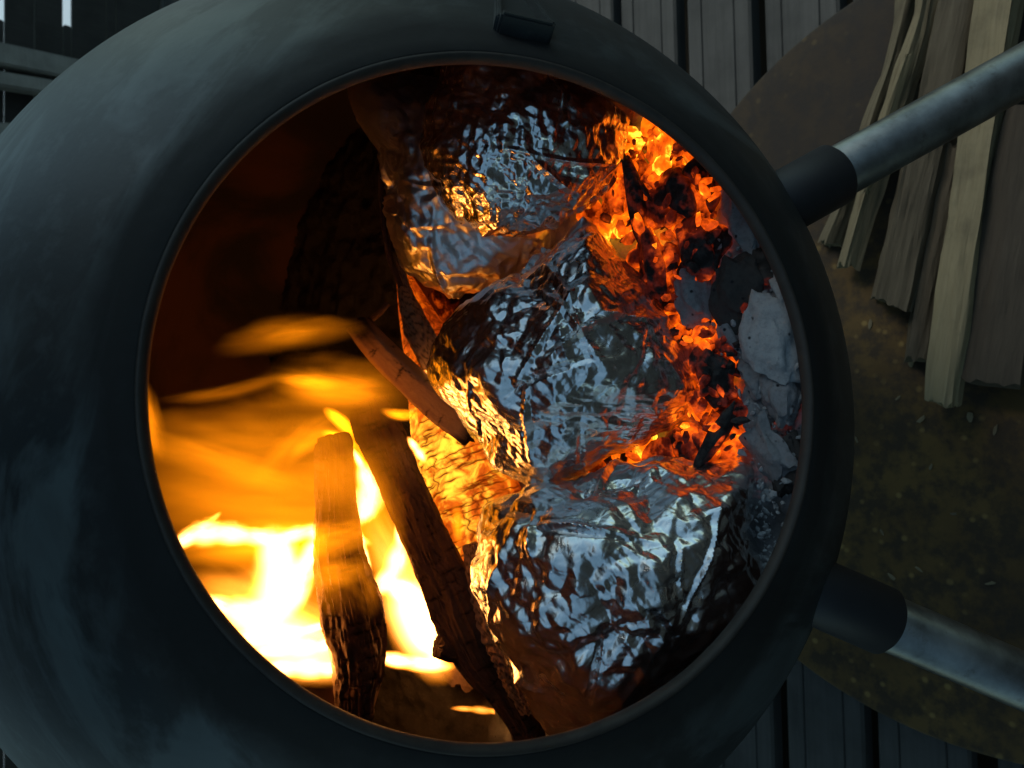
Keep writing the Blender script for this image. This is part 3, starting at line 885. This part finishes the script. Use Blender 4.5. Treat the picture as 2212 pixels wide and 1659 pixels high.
# ================================================================== FOIL PACKETS
_ico = {}
def ico(sub):
    if sub not in _ico:
        bm = bmesh.new(); bmesh.ops.create_icosphere(bm, subdivisions=sub, radius=1)
        me = bpy.data.meshes.new('t'); bm.to_mesh(me); bm.free()
        v = np.zeros(len(me.vertices) * 3); me.vertices.foreach_get('co', v)
        f = np.zeros(len(me.loops), np.int32); me.loops.foreach_get('vertex_index', f)
        _ico[sub] = (v.reshape(-1, 3), f.reshape(-1, 3).tolist()); bpy.data.meshes.remove(me)
    return _ico[sub]
def packet(name, outline, depth, thick, label, seed, crump=1.0, big=1.0, fine=1.0, mat='foil', sub=8):
    pts = np.array(outline, float)
    c0 = pts.mean(0)
    ang = np.arctan2(pts[:, 1] - c0[1], pts[:, 0] - c0[0]); rad = np.linalg.norm(pts - c0, axis=1)
    o_ = np.argsort(ang); ang, rad = ang[o_], rad[o_]
    phi = np.linspace(-np.pi, np.pi, 720, endpoint=False)
    rp = np.interp(phi, np.r_[ang - 2 * np.pi, ang, ang + 2 * np.pi], np.r_[rad, rad, rad])
    ker = np.hanning(27); ker /= ker.sum()
    rp = np.convolve(np.r_[rp[-30:], rp, rp[:30]], ker, 'same')[30:-30]
    dv, faces = ico(sub)
    PH = np.arctan2(dv[:, 1], dv[:, 0]); st = np.hypot(dv[:, 0], dv[:, 1])
    rr = 1.04 * np.interp(PH, np.r_[phi, np.pi], np.r_[rp, rp[0]])
    rr = rr * (1 - (1 - st) ** 2) + rp.mean() * (1 - st) ** 2
    X = (c0[0] - 1106 + rr * st * np.cos(PH)) / F0 * depth
    Y = (c0[1] - 829.5 + rr * st * np.sin(PH)) / F0 * depth
    W = dv[:, 2] * thick
    pts3 = (CAM + depth * FW)[None] - X[:, None] * UPW - Y[:, None] * XW + W[:, None] * FW
    cen = CAM + depth * FW - (c0[0] - 1106) / F0 * depth * UPW - (c0[1] - 829.5) / F0 * depth * XW
    r = np.random.default_rng(seed)
    q = pts3 - cen
    nrm = q / (np.linalg.norm(q, axis=1)[:, None] + 1e-9)
    # crumple: folded, warped triangle waves at several scales: flat facets meeting in sharp creases
    warp = np.c_[vnoise(q, 24, seed, 2), vnoise(q, 24, seed + 1, 2), vnoise(q, 24, seed + 2, 2)] * 0.0045
    wq = q + warp * 0.5
    dsp = np.zeros(len(q))
    def facets(nseed, g, Lc, sgn, sd):
        rr_ = np.random.default_rng(sd)
        ids = rr_.choice(len(q), nseed, replace=False)
        S_k = q[ids].astype(np.float32); nk = nrm[ids]
        G_k = rr_.normal(size=(nseed, 3)); G_k -= (G_k * nk).sum(1)[:, None] * nk
        G_k = (G_k / (np.linalg.norm(G_k, axis=1)[:, None] + 1e-9) * rr_.uniform(0.35, 1.25, nseed)[:, None] * g).astype(np.float32)
        # upper envelope of tilted, nearly flat plates: facets that meet in sharp creases
        cst = -(G_k * S_k).sum(1) - (S_k ** 2).sum(1) / (2 * Lc)
        lin = G_k + S_k / Lc
        out = np.empty(len(q), np.float32); w32 = wq.astype(np.float32)
        for i0 in range(0, len(q), 20000):
            p = w32[i0:i0 + 20000]
            out[i0:i0 + 20000] = (p @ lin.T + cst[None]).max(1) - (p ** 2).sum(1) / (2 * Lc)
        return sgn * (out - out.mean())
    dsp += crump * (facets(110, 0.20 * big, 0.13, 1, seed) + facets(110, 0.20 * big, 0.13, -1, seed + 50))
    dsp += crump * fine * (facets(520, 0.17, 0.055, 1, seed + 1) + facets(520, 0.17, 0.055, -1, seed + 51))
    for lam, amp, k in ((0.070, 0.0016 * big, 4), (0.020, 0.0009 * fine, 5), (0.0115, 0.0009 * fine, 6), (0.0065, 0.0004 * fine, 5)):
        for _ in range(k):
            d = norm(r.normal(size=3)); ph = r.uniform(0, 1); l = lam * r.uniform(0.7, 1.4)
            x = (wq @ d) / l + ph
            tri = np.abs((x % 1.0) - 0.5) * 4 - 1
            mask = np.clip(vnoise(q, 1.0 / (lam * 1.6), int(r.integers(0, 90)), 1) * 1.6 + 0.55, 0, 1)
            dsp += amp * tri * mask * crump / math.sqrt(k) * 1.3
    dsp *= np.clip(1.25 - 0.45 * dsp / 0.006, 0.5, 1)
    # sharp pinched pleats running over the sheet
    for _ in range(int(26 * crump)):
        a = q[r.integers(0, len(q))]; d = norm(r.normal(size=3)); e = norm(np.cross(d, norm(a)))
        x = (wq - a) @ d; y = (wq - a) @ e
        Lh = r.uniform(0.015, 0.045); hgt = r.uniform(0.002, 0.0048)
        dsp += hgt * np.clip(1 - np.abs(x) / r.uniform(0.0022, 0.005), 0, 1) * np.clip(1.2 - np.abs(y) / Lh, 0, 1) * r.choice([1, 1, -0.8])
    V = q + nrm * dsp[:, None]
    o = mesh_obj(name, V, faces, MAT[mat])
    o.location = tuple(cen)
    o.data.set_sharp_from_angle(angle=math.radians(24))
    return tag(o, label, 'foil packet', 'foil packets cooking in the fire')

packet('foil_packet', [(965, 150), (1020, 125), (1095, 150), (1165, 165), (1200, 200), (1290, 225), (1350, 265), (1335, 330), (1310, 390), (1245, 445), (1190, 475), (1100, 490), (1020, 485), (970, 440), (935, 390), (918, 320), (925, 250), (955, 190)],
       0.585, 0.058, 'round silver foil packet nearest the top of the mouth, dull and finely wrinkled', 66, crump=0.8, big=0.6, fine=1.35)
packet('foil_packet', [(765, 145), (800, 140), (860, 170), (960, 195), (1000, 260), (1100, 440), (1190, 480), (1180, 540), (1120, 585), (1060, 615), (985, 625), (905, 600), (865, 560), (850, 500), (850, 420), (835, 330), (790, 285), (768, 225)],
       0.665, 0.05, 'foil packet lit gold by the fire, tucked behind the top silver packet', 17, crump=0.9, big=1.0, mat='matte_foil', sub=7)
packet('foil_packet', [(1215, 530), (1262, 495), (1310, 530), (1350, 590), (1400, 640), (1440, 730), (1490, 800), (1535, 865), (1495, 912), (1400, 930), (1310, 965), (1228, 1012), (1160, 1050), (1110, 1035), (1040, 950), (985, 870), (940, 790), (960, 715), (1040, 650), (1130, 600)],
       0.592, 0.085, 'large pear-shaped foil packet in the middle, one side lit gold by flames', 29, crump=0.95, big=1.35, fine=0.75)
packet('foil_packet', [(1065, 1100), (1140, 1065), (1240, 1042), (1370, 1022), (1500, 1012), (1590, 996), (1605, 1060), (1625, 1150), (1640, 1230), (1610, 1310), (1545, 1390), (1480, 1450), (1400, 1505), (1290, 1535), (1190, 1540), (1140, 1480), (1110, 1390), (1060, 1330), (1035, 1260), (1050, 1170)],
       0.548, 0.092, 'largest foil packet at the bottom of the mouth with bright sky reflections', 43, crump=1.1, big=1.3, fine=0.8)

# ================================================================== FLAMES
fire = empty('fire', tuple(P(700, 1250, 0.85)), 'tall yellow flames licking up around the bark-covered log', 'fire')
OR = (1.0, 0.25, 0.003); YE = (1.0, 0.42, 0.02); WH = (1.0, 0.55, 0.13)
FM = {}
def mat_soft():
    """one soft tongue of burning gas filling a unit sphere: brightest on its bent centre line, fading to nothing at the skin"""
    k = M('soft_flame')
    tc = k.node('ShaderNodeTexCoord')
    oa = lambda n: k.node('ShaderNodeAttribute', attribute_type='OBJECT', attribute_name=n).outputs['Fac']
    oi = k.node('ShaderNodeObjectInfo')
    sh = k.node('ShaderNodeVectorMath', {0: k.node('ShaderNodeVectorMath', {0: tc.outputs['Object'], 1: (1.1, 2.2, 1.4)}, operation='MULTIPLY').outputs[0],
                                         1: k.node('ShaderNodeVectorMath', {0: oi.outputs['Random'], 1: (31.0, 17.0, 23.0)}, operation='MULTIPLY').outputs[0]}, operation='ADD').outputs[0]
    n = k.noise(sh, 1.6, 2, 0.5, 0.6)
    sp = k.node('ShaderNodeSeparateXYZ', {0: tc.outputs['Object']})
    x, y, z = sp.outputs
    x2 = k.math('MULTIPLY', x, x)
    one = k.math('SUBTRACT', 1.0, x2)
    yy = k.math('SUBTRACT', k.math('MULTIPLY', y, oa('widen')), k.math('MULTIPLY', oa('bend'), one))
    yy = k.math('ADD', yy, k.math('MULTIPLY', k.math('SUBTRACT', n, 0.5), oa('wobble')))
    tap = k.math('ADD', 0.62, k.math('MULTIPLY', x, oa('taper')))          # fatter at one end
    yy = k.math('DIVIDE', yy, k.math('ADD', tap, 0.38))
    r2 = k.math('ADD', k.math('ADD', x2, k.math('MULTIPLY', yy, yy)), k.math('MULTIPLY', z, z))
    f = k.math('MAXIMUM', k.math('SUBTRACT', 1.0, r2), 0.0)
    f = k.math('POWER', f, oa('soft'))
    st = k.ramp(n, [(0.30, 0.35), (0.66, 1.0)])
    e = k.math('MULTIPLY', k.math('MULTIPLY', f, st), oa('glow'))
    hot = k.math('MULTIPLY', k.math('POWER', f, 1.2), oa('hot'))
    em = k.node('ShaderNodeEmission', {'Color': k.mix(hot, OR, (1.0, 0.62, 0.22)), 'Strength': e})
    k.l.new(em.outputs[0], k.out.inputs['Volume'])
    k.m.cycles.volume_step_rate = 0.7
    return k.m
FM['soft'] = mat_soft()
bm_ = bmesh.new(); bmesh.ops.create_icosphere(bm_, subdivisions=3, radius=1.0)
SOFT = bpy.data.meshes.new('flame'); bm_.to_mesh(SOFT); bm_.free(); SOFT.materials.append(FM['soft'])
def S(a, b, w, glow, bend=0.0, taper=0.0, soft=1.6, wobble=0.9, zr=0.9, hot=0.0):
    """a, b: (px, py, depth) ends; w: half width in px; bend: sideways bow of the middle in px"""
    nearer = lambda q: (q[0], q[1], q[2] - 0.055) if q[2] > 0.6 and q[0] < 880 else q
    a, b = nearer(a), nearer(b)
    A, B = P(*a), P(*b)
    mid = (A + B) / 2; d = (a[2] + b[2]) / 2
    xax = norm(B - A); zax = norm(FW - np.dot(FW, xax) * xax); yax = np.cross(zax, xax)
    L = np.linalg.norm(B - A) / 2 * 1.12; u = d / F0
    W = (w + abs(bend)) * u * 1.25
    o = bpy.data.objects.new('flame', SOFT); COL.objects.link(o); o.parent = fire
    o.matrix_parent_inverse = fire.matrix_world.inverted()
    Mx = np.eye(4); Mx[:3, 0] = xax * L; Mx[:3, 1] = yax * W; Mx[:3, 2] = zax * (w * u * zr); Mx[:3, 3] = mid
    o.matrix_world = Matrix(Mx.tolist())
    o['widen'] = float(W / (w * u)); o['bend'] = float(bend / w); o['taper'] = float(taper); o['soft'] = float(soft); o['wobble'] = float(wobble); o['hot'] = float(hot)
    o['glow'] = float(2.4 * glow / (2 * w * u * zr))       # glow = brightness looking through the middle
    return o
def T(pts, mat, zr=0.8, glow=None):
    """a curved tongue as a chain of overlapping soft bodies"""
    g = glow or {'white': 7.5, 'yellow': 3.0}[mat]
    for (a, b) in zip(pts[:-1], pts[1:]):
        a, b = np.array(a, float), np.array(b, float)
        ln = np.hypot(*(b - a)[:2]); w = (a[3] + b[3]) / 2 * 1.75
        ext = min(0.45 * w / ln, 0.7) + 0.12
        a2, b2 = a - (b - a) * ext, b + (b - a) * ext
        S(tuple(a2[:3]), tuple(b2[:3]), w, g, taper=float(np.clip((b[3] - a[3]) / (a[3] + b[3] + 1e-6), -0.4, 0.4)) * 0.9, soft=1.25, wobble=0.45, zr=max(zr, 0.7), hot=1.0 if mat == 'white' else 0.25)
# broad bodies of glowing gas
S((250, 1010, .54), (860, 1010, .70), 165, 0.75, soft=1.2, zr=0.6, wobble=1.3)
S((300, 1090, .62), (880, 1130, .74), 120, 1.0, soft=1.2, zr=0.7)
S((560, 850, .66), (900, 850, .68), 95, 0.5, soft=1.4, zr=0.7)
S((660, 900, .67), (900, 1300, .70), 100, 0.7, soft=1.3, zr=0.6)
# wisps, topmost first
S((470, 755, .66), (790, 712, .68), 44, 0.48, bend=-14, taper=-0.2, wobble=0.7)
S((560, 735, .66), (700, 712, .68), 26, 0.35, wobble=0.7)
S((285, 800, .52), (345, 990, .56), 42, 1.2, bend=8, zr=0.7, wobble=0.5)
S((270, 945, .54), (680, 1075, .66), 46, 0.7, bend=-10, taper=-0.2)
S((350, 862, .60), (640, 800, .68), 20, 0.40, bend=14)
S((540, 1060, .66), (775, 885, .70), 34, 0.55, bend=-26)
S((420, 930, .60), (700, 960, .68), 44, 0.30, bend=20)
S((590, 822, .67), (850, 850, .68), 48, 1.5, bend=6, taper=-0.1, wobble=0.6)
S((600, 818, .66), (740, 836, .67), 20, 1.8, wobble=0.5)
# arch over the standing log
S((620, 1020, .76), (790, 960, .76), 26, 1.1, bend=-46, wobble=0.4)
S((700, 884, .76), (765, 945, .76), 17, 6.0, bend=-5, soft=1.2, wobble=0.4)
S((695, 934, .77), (770, 970, .77), 15, 6.0, bend=-5, soft=1.2, wobble=0.4)
S((740, 900, .75), (830, 1120, .75), 34, 2.6, bend=-10, wobble=0.6)
T([(765, 975, .75, 3), (783, 1010, .75, 9), (800, 1055, .75, 22), (795, 1090, .75, 25), (780, 1120, .75, 10)], 'white', 0.6)
# right-hand flame between the standing log and the charred branch
S((790, 1090, .74), (960, 1440, .74), 66, 4.2, taper=0.25, wobble=0.7, zr=0.6, hot=0.3)
S((830, 1250, .74), (960, 1470, .74), 62, 6.0, taper=0.1, wobble=0.6, zr=0.6, hot=0.8)
T([(772, 1140, .76, 4), (785, 1180, .76, 7), (797, 1240, .76, 6), (805, 1300, .76, 4)], 'white', 0.8)
T([(862, 1130, .74, 4), (866, 1180, .74, 15), (850, 1235, .74, 20), (815, 1275, .74, 13)], 'white', 0.7)
T([(845, 1262, .74, 10), (885, 1285, .74, 30), (912, 1335, .74, 40), (935, 1390, .74, 30)], 'white', 0.5)
T([(825, 1420, .74, 8), (880, 1430, .74, 15), (960, 1438, .74, 10)], 'white', 0.9)
T([(900, 1372, .74, 12), (930, 1398, .74, 18), (950, 1425, .74, 10)], 'white', 0.6)
# the big flame on the left
S((350, 1190, .62), (800, 1170, .74), 62, 2.2, soft=1.5, zr=0.7, wobble=0.6)
S((400, 1260, .66), (760, 1420, .76), 120, 3.4, soft=1.3, zr=0.5, wobble=0.8, hot=0.2)
S((440, 1330, .68), (780, 1440, .74), 85, 7.5, soft=1.2, zr=0.6, wobble=0.6, hot=0.8)
S((640, 1170, .70), (800, 1330, .72), 80, 1.3, soft=1.3, zr=0.6)
T([(380, 1178, .64, 7), (420, 1153, .65, 19), (470, 1150, .66, 21), (530, 1158, .68, 15), (600, 1165, .70, 14), (660, 1150, .71, 14), (720, 1150, .73, 16), (785, 1170, .74, 8)], 'white', 0.9)
T([(425, 1148, .66, 6), (455, 1125, .66, 8), (474, 1110, .66, 2)], 'yellow', 0.9)
T([(590, 1165, .70, 22), (605, 1215, .71, 40), (612, 1260, .72, 40), (580, 1310, .72, 36)], 'white', 0.6)
T([(690, 1168, .72, 14), (662, 1215, .73, 22), (642, 1260, .73, 22), (605, 1300, .73, 14)], 'white', 0.6)
T([(440, 1296, .68, 9), (500, 1318, .69, 22), (560, 1328, .70, 32), (620, 1312, .72, 26), (662, 1268, .73, 8)], 'white', 0.6)
T([(525, 1372, .70, 18), (590, 1374, .71, 20), (650, 1364, .72, 11), (720, 1345, .74, 4)], 'white', 0.8)
T([(560, 1408, .72, 10), (630, 1402, .73, 13), (690, 1396, .74, 13), (716, 1392, .74, 9)], 'white', 0.8)
T([(580, 1444, .73, 14), (640, 1444, .74, 17), (700, 1444, .75, 17), (724, 1444, .75, 12)], 'white', 0.8)
S((640, 1180, .585), (800, 1150, .60), 48, 1.3, soft=1.3, zr=0.6)
S((650, 1250, .59), (800, 1230, .60), 40, 0.8, soft=1.3, zr=0.6)
# small flames by the foil
T([(920, 808, .66, 6), (948, 820, .66, 13), (968, 838, .66, 9)], 'white', 0.8)
T([(885, 950, .66, 4), (900, 970, .66, 9), (915, 992, .66, 6)], 'white', 0.8)
S((985, 1085, .64), (992, 1180, .64), 16, 2.0, wobble=0.4)
S((825, 885, .67), (910, 892, .67), 15, 2.2, bend=8, wobble=0.4)
T([(980, 1530, .74, 2), (1020, 1532, .74, 5), (1060, 1536, .74, 5), (1088, 1540, .74, 2)], 'yellow', 1.6)

# ================================================================== FIREWOOD on the plate
def split_wood(pts, h0, h1, prof, label, tone, seed, splint=0):
    """pts: (px, py, half width px) along the log; prof: wedge cross-section in units of the half width"""
    n = 60
    q = catmull([(a, b, 0, w) for a, b, w in pts], n)
    hs = np.linspace(h0, h1, n)
    path = np.array([G(a, b, h) for (a, b, _, w), h in zip(q, hs)])
    wd = np.array([np.linalg.norm(G(a + w, b, h) - G(a, b, h)) for (a, b, _, w), h in zip(q, hs)])
    t = norm(path[-1] - path[0]); s = norm(np.cross(t, [0, 0, 1])); b = np.cross(s, t)
    prof = np.array(prof, float)
    m_ = 12
    pf = []
    for i in range(len(prof)):
        a_, b_ = prof[i], prof[(i + 1) % len(prof)]
        for k in range(m_): pf.append(a_ + (b_ - a_) * k / m_)
    pf = np.array(pf); m2 = len(pf)
    vs = path[:, None, :] + wd[:, None, None] * (pf[None, :, 0:1] * s + pf[None, :, 1:2] * b)
    fl = vs.reshape(-1, 3)
    loc = np.c_[(fl - path[0]) @ t * 0.12, (fl - path[0]) @ s, (fl - path[0]) @ b]
    d = vnoise(loc, 60, seed, 3) * 0.006 + vnoise(loc * np.array([6, 1, 1]), 22, seed + 4, 2) * 0.005 + vnoise(loc * np.array([0.6, 1, 1]), 210, seed + 8, 2) * 0.0022
    ctr = np.repeat(path, m2, axis=0)
    fl = fl + norm_rows(fl - ctr) * d[:, None]
    for e, sg in ((0, -1), (n - 1, 1)):
        j = vnoise(np.c_[pf * 2, pf[:, :1] * 0], 2.0, seed + e, 2)
        fl[e * m2:(e + 1) * m2] += t[None] * sg * (j * 0.010 + 0.22 * wd[e] * pf[:, 0] * math.sin(seed))[:, None]
    fs = grid_faces(n, m2, False, True) + [tuple(range(m2))[::-1], tuple(range((n - 1) * m2, n * m2))]
    org = path.mean(0)
    # local frame: x along the grain so the grain texture follows the log
    Rm = np.array([t, s, b])
    o = mesh_obj('split_log', (fl - org) @ Rm.T, fs, MAT['wood'])
    o.matrix_world = Matrix.Translation(tuple(org)) @ Matrix(Rm.T.tolist()).to_4x4()
    o.data.set_sharp_from_angle(angle=math.radians(35))
    o['tone'] = float(tone)
    return tag(o, label, 'firewood', 'split firewood on the plate')
def norm_rows(a): return a / (np.linalg.norm(a, axis=1)[:, None] + 1e-9)
SQ = [(-1, -0.9), (1, -0.8), (0.95, 0.8), (-0.9, 0.9)]
WG = [(-1, -0.7), (1.1, -0.9), (0.3, 0.95), (-0.8, 0.6)]
TR = [(-1.1, -0.7), (1.0, -0.7), (0.6, 0.5), (-0.2, 0.95)]
split_wood([(2195, -180, 46), (2155, 0, 45), (2100, 400, 40), (2032, 868, 36)], 0.085, 0.065, SQ, 'pale squared split log on top, nearest the frame edge, with a blunt pale end', 1.0, 3)
split_wood([(2125, -160, 72), (2060, 60, 70), (2000, 330, 66), (1925, 655, 60)], 0.055, 0.05, WG, 'broad grey brown split log between the pale log and the splintered pieces', 0.25, 5)
split_wood([(2010, -100, 30), (1985, 60, 30), (1905, 310, 30), (1828, 575, 26)], 0.075, 0.055, TR, 'splintered split log with pale torn edge, behind the tube leg', 0.75, 9)
split_wood([(1975, -60, 26), (1945, 80, 26), (1865, 330, 28), (1790, 525, 24)], 0.04, 0.03, TR, 'ragged split log at the back of the pile next to the deck boards', 0.45, 13)
split_wood([(2260, 240, 80), (2220, 420, 80), (2175, 640, 78), (2150, 828, 76)], 0.045, 0.04, SQ, 'dark grey log lying lowest, right of the pale squared log', 0.06, 15)
split_wood([(2075, 320, 50), (2040, 480, 50), (2000, 690, 48), (1985, 775, 44)], 0.035, 0.03, WG, 'short brown split log under the pale squared log', 0.18, 19)
split_wood([(1960, 120, 9), (1915, 250, 8), (1880, 370, 6), (1868, 410, 4)], 0.10, 0.085, TR, 'long thin pale splinter peeling off the splintered log', 0.9, 23)
# chips and bark crumbs fallen from the firewood
for i, (x, y, L, tone_) in enumerate([(1968, 775, 0.012, .9), (1990, 905, 0.009, .7), (1880, 700, 0.008, .6), (2095, 900, 0.010, .8), (1940, 860, 0.006, .5), (2010, 1010, 0.006, .6), (2150, 930, 0.008, .5),
        (1905, 1150, 0.005, .6), (1985, 1230, 0.006, .8), (2060, 1110, 0.005, .4), (2140, 1260, 0.007, .6), (1850, 950, 0.005, .7), (1925, 1245, 0.008, .7)]):
    vv, ff = chunk(300 + i, L, L * 0.35, L * 0.16, 2, 0.3)
    o = mesh_obj('wood_chip', vv, ff, MAT['wood'], smooth=False)
    p = G(x, y, 0.0165 + L * 0.1); o.location = tuple(p); o.rotation_euler = (0.05, 0.08, random.uniform(0, 3.1)); o['tone'] = tone_
    tag(o, 'small pale wood chip lying loose on the rusty plate', 'wood chip', 'wood chips on the plate')
